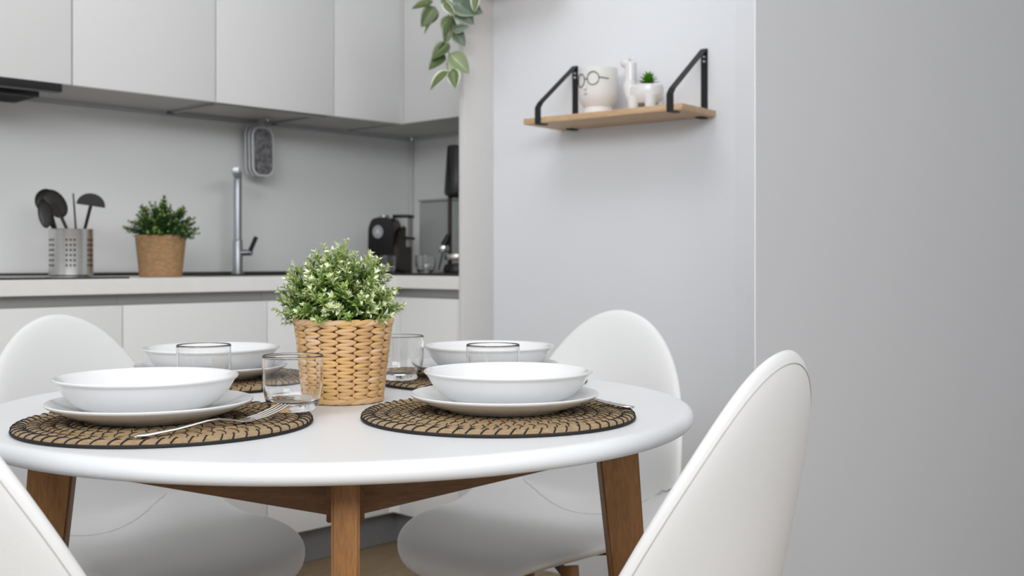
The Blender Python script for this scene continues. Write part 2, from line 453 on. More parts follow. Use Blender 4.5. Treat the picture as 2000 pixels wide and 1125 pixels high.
# faucet
fp = K @ Vector((-0.543, 0.22, 0))
e = empty('faucet', T(fp.x, fp.y, WZ + 0.002))
MB().lathe([(0, 0), (0.022, 0), (0.022, 0.006), (0.0165, 0.008), (0.0165, 0.115), (0.0155, 0.117), (0.0135, 0.119), (0.0135, 0.345), (0.0125, 0.350), (0, 0.350)], 24).build('column', M['faucet'], e)
MB().box(-0.013, 0.011, -0.18, 0.0, 0.330, 0.352, 0.003, mtx=RZ(0.215)).build('spout', M['faucet'], e)
hd = MB().tube([(0.012, 0, 0.075), (0.05, -0.008, 0.075)], 0.011, 16).build('handle_stub', M['chrome'], e)
MB().tube([(0.043, -0.008, 0.078), (0.066, -0.012, 0.128)], 0.0075, 10).build('lever', M['black'], hd)
tag(e, 'tall slim grey metal kitchen tap with black side lever', 'tap')
# utensil holder
hp = P(139, 540, 3.17); hp.z = WZ + 0.0055
e = empty('utensil_holder', T(*hp))
MB().lathe([(0, 0.001), (0.059, 0.001), (0.0605, 0.003), (0.0605, 0.131), (0.0613, 0.134), (0.0595, 0.134), (0.0588, 0.131), (0.0588, 0.004), (0, 0.004)], 56).build('cup', M['steel'], e)
h = MB()
for k in range(36):
    a = 2 * PI * k / 36
    if k % 6 in (3, 4, 5): continue
    for j in range(6):
        z = 0.030 + j * 0.0145
        h.lathe([(0, 0.0006), (0.0032, 0.0006), (0.0032, -0.0006), (0, -0.0006)], 8, mtx=RZ(a + 0.16 - 0.5) @ T(0.0605, 0, z) @ RY(PI / 2))
tag(h.build('perforations', M['black'], e), kind='stuff')
tag(e, 'brushed steel perforated utensil holder standing on the hob', 'utensil holder')
def utensil(name, build, label):
    o = build().build(name, M['darkutensil'], mtx=T(*hp)); tag(o, label, 'utensil', 'utensils in the steel holder')
def dz(px, py): q = P(px, py, 3.17) - hp; return Vector((q.x, 0, q.z))
def spoon(head, foot, rx, rz, tilt, y, deep=0.012):
    def f():
        m = MB(); hpn = dz(*head); ft = dz(*foot); ft.y = -y * 0.3; hpn.y = y
        d = (hpn - ft).normalized()
        ang = math.atan2(d.x, d.z)
        m.tube([ft - d * 0.085, ft, hpn - d * rz * 0.8], [0.006, 0.008, 0.009], 10, flat=0.5)
        bm = bmesh.new(); bmesh.ops.create_uvsphere(bm, u_segments=24, v_segments=12, radius=1)
        mt = T(*hpn) @ RY(ang + tilt) @ Matrix.Diagonal((rx, deep, rz, 1))
        for v in bm.verts:
            if v.co.y < 0: v.co.y *= -0.55
        m.bm(bm, mt)
        return m
    return f
utensil('serving_spoon', spoon((108, 398), (134, 455), 0.030, 0.046, -0.2, 0.0), 'black serving spoon with a broad round bowl in steel holder')
utensil('ladle', spoon((79, 391), (112, 455), 0.034, 0.036, 0.1, 0.040, 0.020), 'black ladle leaning furthest left in steel holder')
utensil('pasta_spoon', spoon((95, 418), (112, 458), 0.019, 0.042, 0.25, -0.028), 'narrow black spoon hanging low in front of the ladle')
def skim():
    m = MB(); c = dz(177, 402); ft = dz(165, 450)
    d = (c - ft).normalized(); ang = math.atan2(d.x, d.z)
    poly = [(0.041 * math.cos(t), 0.036 * math.sin(t)) for t in [PI * k / 16 for k in range(17)]]
    m.prism(poly, 'y', -0.004, 0.004, 0.001, mtx=T(*c) @ RY(ang * 0.6))
    m.tube([ft - d * 0.085, ft, c], [0.006, 0.0085, 0.009], 10, flat=0.5)
    return m
utensil('turner', skim, 'black turner with a half-round head in steel holder')
o = MB().tube([dz(152, 500), dz(143, 378)], [0.0035, 0.0022], 10).build('skewer', M['darkutensil'], mtx=T(*hp)); tag(o, 'thin dark straight handle sticking up from steel holder', 'utensil', 'utensils in the steel holder')

# ------------------------------------------------------------------ plants in woven pots
def leaf_tri(m, base, direc, length, width, nrm, mi, fold=0.25):
    d = direc.normalized(); s = d.cross(nrm)
    if s.length < 1e-4: s = d.orthogonal()
    s.normalize(); n = s.cross(d).normalized()
    m.cur = mi
    a = base; t = base + d * length - n * length * 0.12
    mid = base + d * length * 0.55
    l = mid + s * width / 2 + n * width * fold; r = mid - s * width / 2 + n * width * fold
    l2 = base + d * length * 0.25 + s * width * 0.33 + n * width * fold * 0.7; r2 = base + d * length * 0.25 - s * width * 0.33 + n * width * fold * 0.7
    m.add([a, r2, r, t, l, l2, mid], [(0, 1, 2, 6), (6, 2, 3), (0, 6, 4, 5), (6, 3, 4)])
LM = ['vine_stem', 'leaf_dark', 'leaf_mid', 'leaf_lime', 'leaf_pale', 'leaf_white']
def sprig_mesh(rnd, L, pale):
    m = MB(); m.cur = 2
    bend = Vector((rnd.uniform(-.2, .2), rnd.uniform(-.2, .2), 0))
    pts = [Vector((0, 0, 0)) + bend * L * (t * t) + Vector((0, 0, L * t)) for t in (0, .33, .66, 1)]
    m.tube(pts, [0.0011, 0.001, 0.0008, 0.0006], 4)
    N = 11
    for i in range(N):
        t = 0.12 + 0.86 * i / (N - 1)
        p = bend * L * t * t + Vector((0, 0, L * t))
        a0 = i * 1.25 + rnd.uniform(-.3, .3)
        for q in range(3 if t > 0.5 else 2):
            a = a0 + q * 2 * PI / (3 if t > 0.5 else 2)
            up = 0.55 + 0.9 * t * t
            d = Vector((math.cos(a), math.sin(a), up))
            ln = rnd.uniform(0.0095, 0.0145) * (1.0 if t < .85 else 0.75)
            x = t + rnd.uniform(-.22, .22)
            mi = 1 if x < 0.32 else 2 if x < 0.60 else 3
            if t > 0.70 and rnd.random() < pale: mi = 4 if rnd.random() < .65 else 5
            leaf_tri(m, p, d, ln, ln * 0.40, Vector((0, 0, 1)), mi)
    if pale > 0:
        tip = pts[-1]
        for q in range(6):
            a = q * 1.05 + rnd.random()
            d = Vector((math.cos(a) * .6, math.sin(a) * .6, 1))
            if rnd.random() < pale + .1:
                leaf_tri(m, tip, d, rnd.uniform(.007, .011), .0036, Vector((0, 0, 1)), 5 if rnd.random() < .55 else 4)
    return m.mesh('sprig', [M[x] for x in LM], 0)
SPR = [sprig_mesh(random.Random(i), 0.058, 0.62 if i % 2 else 0.30) for i in range(10)]
LMD = ['leaf_dark', 'leaf_dark', 'leaf_dark', 'leaf_dark', 'leaf_mid', 'leaf_lime']
def foliage(parent, rnd, c, rx, rz, n, meshes, zmin=-0.05, s0=1.0, inner=0.45, lump=0.12):
    k = 0
    for i in range(n):
        u = (i + .5) / n
        zz = zmin + (1 - zmin) * (1 - u)
        a = i * 2.39996 + rnd.uniform(-.2, .2)
        rr = math.sqrt(max(0, 1 - zz * zz))
        d = Vector((math.cos(a) * rr * rx, math.sin(a) * rr * rx, zz * rz))
        f = inner * rnd.uniform(.75, 1.25)
        fac = 1 + lump * rnd.uniform(-1, 1)
        pos = Vector(c) + d * f
        dirn = (d * fac - d * f); ln = dirn.length
        dirn = (dirn.normalized() + Vector((rnd.uniform(-.18, .18), rnd.uniform(-.18, .18), 0.18)))
        q = dirn.to_track_quat('Z', 'Y').to_matrix().to_4x4()
        s = ln / 0.058 * s0
        link_mesh('sprig', meshes[rnd.randrange(len(meshes))], parent, T(*pos) @ q @ RZ(rnd.uniform(0, 6)) @ Matrix.Scale(max(.55, min(1.25, s)), 4))

TABLE = Vector((-0.245, 1.62, 0)); TZ = 0.740
bk = empty('basket_plant', T(TABLE.x - 0.004, TABLE.y + 0.008, TZ) @ RZ(0.1))
RB, RT, HB = 0.0565, 0.0715, 0.124
def rad(z): return RB + (RT - RB) * z / HB
MB().lathe([(0, 0.002), (RB - .003, 0.002), (RT - .005, HB - .003), (RT - .008, HB - .003), (RB - .006, 0.006), (0, 0.006)], 64).build('basket_core', M['liner'], bk)
def strand_mesh(mi):
    m = MB(); n = 9; k = 8; vs = []; fs = []
    L = 0.0285
    for i in range(n):
        t = i / (n - 1) * 2 - 1
        w = max(0.50, (1 - abs(t) ** 3.2) ** .5)
        for j in range(k):
            a = 2 * PI * j / k
            vs.append((t * L / 2, math.cos(a) * 0.0036 * (0.45 + .55 * w) - abs(t) ** 2 * 0.0030, math.sin(a) * 0.0037 * w))
    for i in range(n - 1):
        for j in range(k):
            fs.append((i * k + j, (i + 1) * k + j, (i + 1) * k + (j + 1) % k, i * k + (j + 1) % k))
    fs.append(tuple(range(k))); fs.append(tuple((n - 1) * k + j for j in reversed(range(k))))
    m.add(vs, fs)
    return m.mesh('strand', M['rattan'][mi], 60)
STR = [strand_mesh(i) for i in range(5)]
NC, NR = 16, 21
rnd = random.Random(3)
backmb = MB()
for c in range(NC):
    a = -PI / 2 + (c - NC // 2) * 2 * PI / NC + 0.10
    base_m = rnd.randrange(5)
    for r in range(NR):
        z = 0.0115 + r * (HB - 0.022) / (NR - 1)
        rr = rad(z) - 0.001
        if r % 7 == 6: base_m = rnd.randrange(5)
        tilt = (0.17 if (r % 2) else -0.17)
        sx = 2 * PI * rr / NC / 0.0285 * 1.10
        jit = rnd.uniform(-.02, .02)
        mt = RZ(a) @ T(rr, 0, z + rnd.uniform(-.0004, .0004)) @ RY(math.atan2(RT - RB, HB)) @ RZ(-PI / 2) @ RY(tilt + jit) @ Matrix.Diagonal((sx, 1, 0.92, 1))
        mi = base_m if rnd.random() < .7 else rnd.randrange(5)
        if NC // 2 - 5 <= c <= NC // 2 + 5:
            link_mesh('strand', STR[mi], bk, mt)
        else:
            me = STR[mi]
            backmb.cur = mi
            backmb.add([mt @ v.co for v in me.vertices], [list(p.vertices) for p in me.polygons])
tag(backmb.build('strand_rows', M['rattan'], bk, smooth=60), kind='stuff')
for (zz, rr, n, tl) in ((HB - 0.0055, RT - .0005, 22, .17), (0.0050, RB + 0.0003, 18, .13)):
    for c in range(n):
        a = 2 * PI * c / n
        link_mesh('rim_strand', STR[rnd.randrange(5)], bk, RZ(a) @ T(rr, 0, zz) @ RZ(-PI / 2) @ RY(tl) @ Matrix.Diagonal((2 * PI * rr / n / .0285 * 1.7, 1.0, 1.05, 1)))
MB().lathe([(0, HB - 0.014), (RT - .009, HB - .014)], 40).build('moss', M['leaf_dark'], bk)
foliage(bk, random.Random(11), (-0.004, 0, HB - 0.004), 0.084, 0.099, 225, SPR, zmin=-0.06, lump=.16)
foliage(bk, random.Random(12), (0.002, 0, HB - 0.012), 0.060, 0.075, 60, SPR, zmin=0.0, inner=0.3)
tag(bk, 'green artificial plant with white buds in a woven basket at table centre', 'plant')

# background plant
bp = P(314, 540, 3.33); bp.z = WZ
SPD = []
for i in range(5):
    me = SPR[i].copy()
    for k, x in enumerate(LMD): me.materials[k] = M[x]
    SPD.append(me)
e = empty('potted_plant', T(*bp))
m = MB()
prof = [(0, 0.001), (0.061, 0.001)]
for k in range(25): 
    z = 0.003 + k * 0.0051
    prof.append((0.0615 + (0.0745 - 0.0615) * z / 0.126 + (0.0012 if k % 2 else -0.0004), z))
prof += [(0.070, 0.126), (0.066, 0.115), (0, 0.115)]
m.lathe(prof, 48)
m.build('woven_pot', M['rattan_bg'], e, smooth=60)
foliage(e, random.Random(21), (0.006, 0, 0.118), 0.090, 0.100, 150, SPD, zmin=-0.02, s0=1.0, lump=.26)
foliage(e, random.Random(22), (0.0, 0, 0.105), 0.062, 0.07, 40, SPD, zmin=0.0, inner=.3)
tag(e, 'dark green bushy plant in brown woven pot on the worktop', 'plant')

# ------------------------------------------------------------------ pot holders under the cabinet
for k in range(3):
    w2, h2, r2 = 0.046 - 0.002 * k, 0.088 - 0.002 * k, 0.03
    def rr(sc):
        out = []
        for (cx, cz, a0) in ((w2 - r2, h2 - r2, 0), (-w2 + r2, h2 - r2, PI / 2), (-w2 + r2, -h2 + r2, PI), (w2 - r2, -h2 + r2, 1.5 * PI)):
            for q in range(7):
                a = a0 + q * PI / 12
                out.append(((cx + r2 * math.cos(a)) * sc, (cz + r2 * math.sin(a)) * sc))
        return out
    e = empty('pot_holder', K @ T(-0.415 - 0.004 * k, 0.300 - 0.025 * k, 1.335 - 0.002 * k) @ RZ(0.05) @ RX(-0.03))
    MB().prism(rr(0.94), 'y', -0.005, 0.005, 0.002).build('pad', M['quilt'], e)
    MB().tube([(x, 0, z) for x, z in rr(1.0)], 0.0042, 8, closed=True, up=(0, 1, 0)).build('binding', M['quilt_edge'], e)
    MB().tube([(0, 0, h2), (0.004, 0, h2 + 0.012), (0, 0, h2 + 0.022), (-0.004, 0, h2 + 0.012), (0, 0, h2)], 0.0018, 6).build('loop', M['quilt_edge'], e)
    tag(e, ['rearmost grey pot holder hanging under the wall cabinet', 'middle grey pot holder hanging under the wall cabinet', 'foremost grey quilted pot holder hanging under the wall cabinet'][k], 'pot holder', 'pot holders by the tap')
tag(MB().box(-0.43, -0.40, 0.215, 0.300, 1.443, 1.449).tube([(-0.417, 0.228, 1.444), (-0.417, 0.228, 1.438), (-0.417, 0.300, 1.438), (-0.417, 0.300, 1.444)], 0.0028, 8).build('hook_rail', M['chrome'], mtx=K), 'small metal hook under cabinet holding grey pot holders', 'hook')

# ------------------------------------------------------------------ coffee corner
cp = K @ Vector((0.0, 0.09, 0))
e = empty('coffee_machine', T(cp.x, cp.y, WZ) @ RZ(-0.30) @ Matrix.Diagonal((0.86, 0.86, 1.0, 1)))
body = [(-0.058, 0.0), (0.058, 0.0), (0.060, 0.10), (0.058, 0.17), (0.044, 0.200), (0.02, 0.208), (-0.02, 0.208), (-0.046, 0.200), (-0.060, 0.17), (-0.062, 0.10)]
MB().prism(body, 'y', -0.05, 0.12, 0.004).build('body', M['coffee'], e)
side = [(-0.05, 0.02), (0.11, 0.0), (0.11, 0.19), (0.07, 0.19), (0.0, 0.16), (-0.05, 0.10)]
MB().prism(side, 'x', 0.058, 0.078, 0.004).build('side_cover', M['coffee_side'], e)
MB().box(0.02, 0.085, 0.04, 0.10, 0.10, 0.216, 0.006).build('water_tank', M['frost'], e)
MB().box(0.015, 0.09, 0.035, 0.105, 0.208, 0.220, 0.003).build('tank_lid', M['coffee'], e)
MB().lathe([(0, 0), (0.024, 0), (0.022, 0.010), (0, 0.012)], 24, c=(-0.008, 0.0, 0.207)).build('knob', M['chrome'], e)
em = MB().lathe([(0, 0.0012), (0.024, 0.0012), (0.024, 0), (0, 0)], 32, mtx=T(-0.014, -0.0502, 0.155) @ RX(PI / 2)).build('emblem', M['emblem'], e)
MB().prism([(-0.010, -0.009), (-0.006, -0.009), (0, 0.005), (0.006, -0.009), (0.010, -0.009), (0.0015, 0.010), (-0.0015, 0.010)], 'y', -0.0012, 0.0, mtx=T(-0.014, -0.0514, 0.155)).build('emblem_mark', M['white_mark'], em)
MB().tube([(0.075, 0.02, 0.135), (0.125, 0.02, 0.130)], 0.005, 10).build('lever', M['coffee_side'], e)
MB().box(-0.055, 0.055, -0.075, -0.048, 0, 0.02, 0.003).build('drip_tray', M['steel'], e)
tag(e, 'black capsule coffee machine with round silver emblem', 'coffee machine')

tray = tag(MB().prism([(-0.215, -0.55), (0.30, -0.55), (0.30, -0.13), (-0.215, -0.13)], 'z', WZ, WZ + 0.006, 0.001).build('counter_mat', M['basin'], mtx=K), 'flat black mat under the gadgets by the end panel', 'mat')
def tumbler(name, loc, r, h, label, grp=None):
    out = cr([(r * .70, 0, 0.0008), (r * .74, 0, 0.003), (r * .84, 0, h * .13), (r * .93, 0, h * .28), (r * .985, 0, h * .48), (r, 0, h * .75), (r, 0, h * .975)], 6)
    inn = cr([(r - .0018, 0, h * .975), (r - .0018, 0, h * .75), (r * .985 - .0019, 0, h * .48), (r * .93 - .0022, 0, h * .29), (r * .80, 0, h * .185), (r * .5, 0, h * .155), (r * .2, 0, h * .148)], 6)
    prof = [(0, 0.0), (r * .62, 0.0), (r * .67, 0.0002)] + [(p.x, p.z) for p in out] + [(r - .0003, h * .992), (r - .0009, h), (r - .0015, h * .992)] + [(p.x, p.z) for p in inn] + [(0, h * .147)]
    o = MB().lathe(prof, 48, c=(0, 0, 0)).build(name, M['glass'], mtx=T(*loc), smooth=60)
    return tag(o, label, 'glass', grp)
q = K @ Vector((-0.105, -0.03, 0)); tumbler('tumbler', (q.x, q.y, WZ), 0.040, 0.068, 'small clear glass in front of the coffee machine', 'glasses on the worktop')
q = K @ Vector((-0.05, -0.185, 0)); tumbler('tumbler', (q.x, q.y, WZ + .0062), 0.036, 0.062, 'small clear glass in front of the frosted grey box', 'glasses on the worktop')
e = empty('storage_box', K @ T(0.285, -0.12, WZ + 0.0062))
MB().box(-0.052, 0.05, -0.36, 0.29, 0.0, 0.270, 0.006).build('box_body', M['frost'], e)
MB().box(-0.055, 0.053, -0.363, 0.293, 0.271, 0.279, 0.002).build('lid_edge', M['alu'], e)
tag(e, 'frosted grey plastic box along the short splashback', 'box')
gp = K @ Vector((0.09, -0.20, 0))
e = empty('hand_blender_stand', T(gp.x, gp.y, WZ + 0.0062))
MB().lathe([(0, 0), (0.05, 0), (0.052, 0.01), (0.045, 0.03), (0.0, 0.034)], 32).build('base', M['black'], e)
MB().tube([(-0.028, 0, 0.02), (-0.028, 0, 0.29)], 0.0075, 12).build('pole', M['coffee_side'], e)
MB().lathe([(0, 0.267), (0.030, 0.267), (0.046, 0.278), (0.048, 0.29), (0.037, 0.448), (0.034, 0.452), (0, 0.452)], 32).build('head', M['black'], e)
kb = MB().lathe([(0, -0.016), (0.017, -0.012), (0.020, 0), (0.017, 0.012), (0, 0.016)], 24, c=(-0.047, -0.02, 0.085)).build('chrome_knob', M['chrome'], e)
MB().tube([(-0.047, -0.02, 0.098), (-0.030, -0.015, 0.135)], [0.013, 0.009], 12).build('lever', M['black'], kb)
MB().tube([(-0.05, -0.02, 0.08), (-0.066, -0.02, 0.01)], 0.003, 8).build('rod', M['coffee_side'], e)
MB().lathe([(0.046, 0.045), (0.047, 0.047), (0.047, 0.065), (0.046, 0.067), (0.0, 0.067), (0.0, 0.033), (0.040, 0.033)], 28).build('collar', M['steel'], e)
tag(e, 'black blender with tapered head on a thin stand by the end panel', 'blender')

# ------------------------------------------------------------------ wall shelf with its planters
sh = empty('wall_shelf', S @ T(0.526, 0, 1.342))
MB().box(-0.26, 0.26, -0.187, -0.0005, 0, 0.017, 0.0012).build('board', M['shelf'], sh)
for bx in (0.319 - 0.526, 0.7514 - 0.526):
    w2 = 0.010; t = 0.003
    br = MB()
    br.box(bx - w2, bx + w2, -t, -0.0003, 0.0175, 0.187)
    path = [(-0.0015, 0.186), (-0.004, 0.188), (-0.012, 0.182), (-0.176, 0.060), (-0.1885, 0.044), (-0.1885, -0.001), (-0.186, -0.0018), (-0.155, -0.0018)]
    for i in range(len(path) - 1):
        p, q = Vector((0, *path[i])), Vector((0, *path[i + 1]))
        d = (q - p).normalized(); n = Vector((0, -d.z, d.y)) * t / 2
        vs = []
        for s in (-1, 1):
            for pt in (p - d * .0008, q + d * .0008): vs += [Vector((bx + s * w2, 0, 0)) + pt + n, Vector((bx + s * w2, 0, 0)) + pt - n]
        br.add(vs, [(0, 1, 3, 2), (4, 6, 7, 5), (0, 4, 5, 1), (2, 3, 7, 6), (0, 2, 6, 4), (1, 5, 7, 3)])
    br.box(bx - w2, bx + w2, -0.035, -0.0005, -0.004, -0.0002)
    b = br.build('bracket', M['blackmetal'], sh, smooth=0)
    for zz in (0.155, 0.168):
        MB().lathe([(0, 0.0025), (0.003, 0.002), (0.0042, 0.0)], 14, mtx=T(bx, -0.003, zz) @ RX(PI / 2)).build('screw', M['chrome'], b)
tag(sh, 'oak wall shelf on black metal strap brackets', 'shelf')
SZ = 1.342 + 0.0172
# face planter
e = empty('face_planter', S @ T(0.462, -0.092, SZ) @ RZ(0.15))
MB().lathe([(0, 0), (0.044, 0), (0.046, 0.003), (0.041, 0.024), (0.045, 0.030), (0.053, 0.042), (0.0565, 0.062), (0.0560, 0.100), (0.0545, 0.132), (0.0535, 0.135), (0.0515, 0.135), (0.0505, 0.125), (0, 0.10)], 56).build('pot', M['matteceramic'], e)
gl = MB()
def onpot(a, z, r=0.0575): return (r * math.sin(a), -r * math.cos(a), z)
for (a0, z0) in ((-0.60, 0.0985), (0.17, 0.1015)):
    gl.tube([onpot(a0 + 0.30 * math.cos(t), z0 + 0.0185 * math.sin(t)) for t in [2 * PI * k / 28 for k in range(28)]], 0.0012, 6, closed=True)
gl.tube([onpot(a, 0.1005) for a in (-0.30, -0.21, -0.13)], 0.0012, 6)
gl.tube([onpot(a, 0.1035 - 0.006 * (a - .47)) for a in (0.47, 0.64, 0.80, 0.98)], 0.0012, 6)
gl.build('drawn_glasses', M['ink'], e)
nose = MB().tube([onpot(-0.19, 0.098, .056), onpot(-0.22, 0.085, .0575), onpot(-0.24, 0.073, 0.060), onpot(-0.22, 0.069, .056)], [0.002, 0.0035, 0.0045, 0.002], 10).build('nose', M['matteceramic'], e)
MB().tube([onpot(-0.34, 0.0600), onpot(-0.24, 0.0575), onpot(-0.14, 0.0590)], 0.0010, 6).build('drawn_mouth', M['ink_grey'], e)
tag(e, 'white face-shaped planter with drawn round glasses on the shelf', 'planter')
# long-necked animal planter
e = empty('animal_planter', S @ T(0.610, -0.095, SZ) @ RZ(0.10) @ Matrix.Scale(1.05, 4))
MB().lathe([(0, 0.020), (0.030, 0.022), (0.042, 0.034), (0.046, 0.050), (0.0445, 0.066), (0.041, 0.069), (0.036, 0.067), (0.034, 0.058), (0, 0.056)], 40, c=(0.012, 0, 0), sx=1.0, sy=0.85).build('body', M['glosswhite'], e)
for (x, y) in ((-0.016, -0.022), (0.034, -0.024), (-0.016, 0.022), (0.034, 0.024)):
    MB().lathe([(0, 0), (0.012, 0), (0.013, 0.003), (0.0145, 0.02), (0.016, 0.04), (0, 0.042)], 20, c=(x, y, 0)).build('leg', M['glosswhite'], e)
nk = MB().tube(cr([(-0.020, 0, 0.030), (-0.033, 0, 0.060), (-0.034, 0, 0.095), (-0.034, 0, 0.120), (-0.034, 0, 0.138)], 5), [0.022] * 3 + [0.020] * 5 + [0.0165] * 6 + [0.016] * 4 + [0.0155, 0.0135, 0.008], 20)
nk.build('neck', M['glosswhite'], e, smooth=70)
bm = bmesh.new(); bmesh.ops.create_uvsphere(bm, u_segments=24, v_segments=14, radius=1)
hdm = MB().bm(bm, T(-0.044, 0, 0.131) @ RY(0.35) @ Matrix.Diagonal((0.021, 0.0145, 0.0135, 1)))
hdo = hdm.build('head', M['glosswhite'], e, smooth=80)
for s in (-1, 1):
    MB().tube([(-0.034, s * 0.008, 0.140), (-0.033, s * 0.009, 0.153)], [0.0042, 0.0015], 10).build('ear', M['glosswhite'], hdo)
tag(e, 'white long-necked animal planter with a succulent on the shelf', 'planter')
MB().lathe([(0, 0.0645), (0.0365, 0.0645)], 30, c=(0.012, 0, 0), sy=.85).build('soil', M['soil'], e)
e2 = empty('succulent', S @ T(0.610, -0.095, SZ) @ RZ(0.10) @ T(0.018, 0, 0.0692))
lf = MB(); leaf_tri(lf, Vector((0, 0, 0)), Vector((1, 0, 0)), 0.026, 0.011, Vector((0, 0, 1)), 0, 0.1); lfm = lf.mesh('succulent_leaf', M['succ'], 0)
for i in range(44):
    a = i * 2.4; el = 0.15 + 1.25 * i / 43
    link_mesh('leaf', lfm, e2, T(0, 0, 0.0005 + i * 0.00035) @ RZ(a) @ RY(-el) @ Matrix.Scale(1.45 - .35 * i / 43, 4))
tag(e2, 'small bright green succulent growing in animal planter', 'plant')

# upper shelf (only its shade is in view) and the trailing vine
sh2 = empty('wall_shelf', S @ T(0.06, 0, 1.80))
MB().box(-0.055, 0.26, -0.187, -0.0005, 0, 0.017, 0.0012).build('board', M['shelf'], sh2)
for bx in (0.0, 0.22): MB().box(bx - .01, bx + .01, -0.003, -0.0005, 0.0175, 0.187).build('bracket', M['blackmetal'], sh2)
tag(sh2, 'second oak wall shelf just above the picture edge, over the vine', 'shelf')
vp = S @ Vector((0.065, -0.11, 1.8175))
e = empty('trailing_plant', T(*vp))
MB().lathe([(0, 0), (0.045, 0), (0.055, 0.10), (0.052, 0.10), (0.048, 0.09), (0, 0.085)], 32).build('pot', M['matteceramic'], e)
VY = 3.31
stem = [Vector((vp.x, vp.y, vp.z + 0.09)), Vector((vp.x - 0.06, vp.y - 0.07, vp.z + 0.10)), P(872, -60, VY), P(872, 0, VY), P(877, 30, VY), P(877, 60, VY), P(871, 84, VY), P(877, 105, VY), P(873, 124, VY), P(877, 141, VY)]
MB().tube([p - vp for p in cr(stem, 6)], 0.0022, 6).build('stem', M['vine_stem'], e)
def vine_leaf_mesh(mt, wr):
    m = MB(); n = 9; k = 5; vs = []; fs = []; uvs = []
    for i in range(n):
        t = i / (n - 1)
        w = wr * (math.sin(PI * min(1, t ** 0.72)) ** 0.8 if 0 < t < 1 else 0.02)
        for j in range(k):
            s = j / (k - 1) * 2 - 1
            vs.append((t, s * w / 2, -0.10 * abs(s) ** 1.5 * 0 + 0.16 * abs(s) * w - 0.16 * t * t))
    for i in range(n - 1):
        for j in range(k - 1):
            fs.append((i * k + j, (i + 1) * k + j, (i + 1) * k + j + 1, i * k + j + 1))
            uvs.append([(j / (k - 1), i / (n - 1)), (j / (k - 1), (i + 1) / (n - 1)), ((j + 1) / (k - 1), (i + 1) / (n - 1)), ((j + 1) / (k - 1), i / (n - 1))])
    m.add(vs, fs, uvs)
    # a thin underside gives the leaf its thickness
    m.add([(x, y, z - 0.012) for x, y, z in vs], [tuple(reversed(f)) for f in fs], [list(reversed(u)) for u in uvs])
    me = m.mesh('vine_leaf', mt, 80)
    return me
VL = {k: [vine_leaf_mesh(M[k], w) for w in (0.5, 0.72)] for k in ('vine_a', 'vine_b', 'vine_c', 'vine_d')}
leaves = [((846, 2), (809, 11), 'vine_a', 0, .3), ((850, 13), (827, 46), 'vine_a', 1, -.2), ((856, 26), (828, 56), 'vine_c', 0, .9),
          ((860, 2), (888, 14), 'vine_c', 0, .4), ((882, 4), (934, 20), 'vine_b', 1, .25), ((884, 6), (919, 40), 'vine_b', 1, .3), ((866, 4), (884, 26), 'vine_c', 0, .5),
          ((875, 30), (868, 60), 'vine_a', 1, .5), ((876, 32), (890, 56), 'vine_b', 0, .8), ((877, 40), (872, 80), 'vine_a', 0, -.2),
          ((885, 60), (905, 84), 'vine_b', 1, .15), ((884, 60), (911, 52), 'vine_b', 0, .3), ((872, 76), (856, 90), 'vine_c', 0, 1.0), ((877, 84), (846, 109), 'vine_a', 1, .3),
          ((870, 108), (840, 129), 'vine_a', 1, .4), ((878, 105), (911, 136), 'vine_d', 1, .1), ((875, 138), (842, 167), 'vine_c', 0, .5), ((884, 134), (888, 166), 'vine_c', 1, .2),
          ((930, -12), (926, 18), 'vine_c', 0, .3), ((872, -30), (836, -18), 'vine_a', 1, .2), ((872, -40), (905, -22), 'vine_b', 1, .2)]
rnd = random.Random(5)
for (b0, t0, k, wi, roll) in leaves:
    yo = rnd.uniform(-.012, .012)
    A = P(*b0, VY + yo); B = P(*t0, VY + yo - 0.012)
    d = B - A; L = d.length
    x = d.normalized(); zz = Vector((0.12, -1, 0.25)); zz = (zz - x * zz.dot(x)).normalized(); y = zz.cross(x)
    mt = Matrix((x, y, zz)).transposed().to_4x4()
    link_mesh('leaf', VL[k][wi], e, T(*(A - vp)) @ mt @ RX(roll) @ Matrix.Scale(L * 1.14, 4))
MB().tube([P(872, -30, VY) - vp, P(925, -16, VY) - vp, P(930, -10, VY) - vp], 0.0016, 6).build('side_stem', M['vine_stem'], e)
tag(e, 'trailing vine with white-edged green leaves hanging before the cabinets', 'plant')

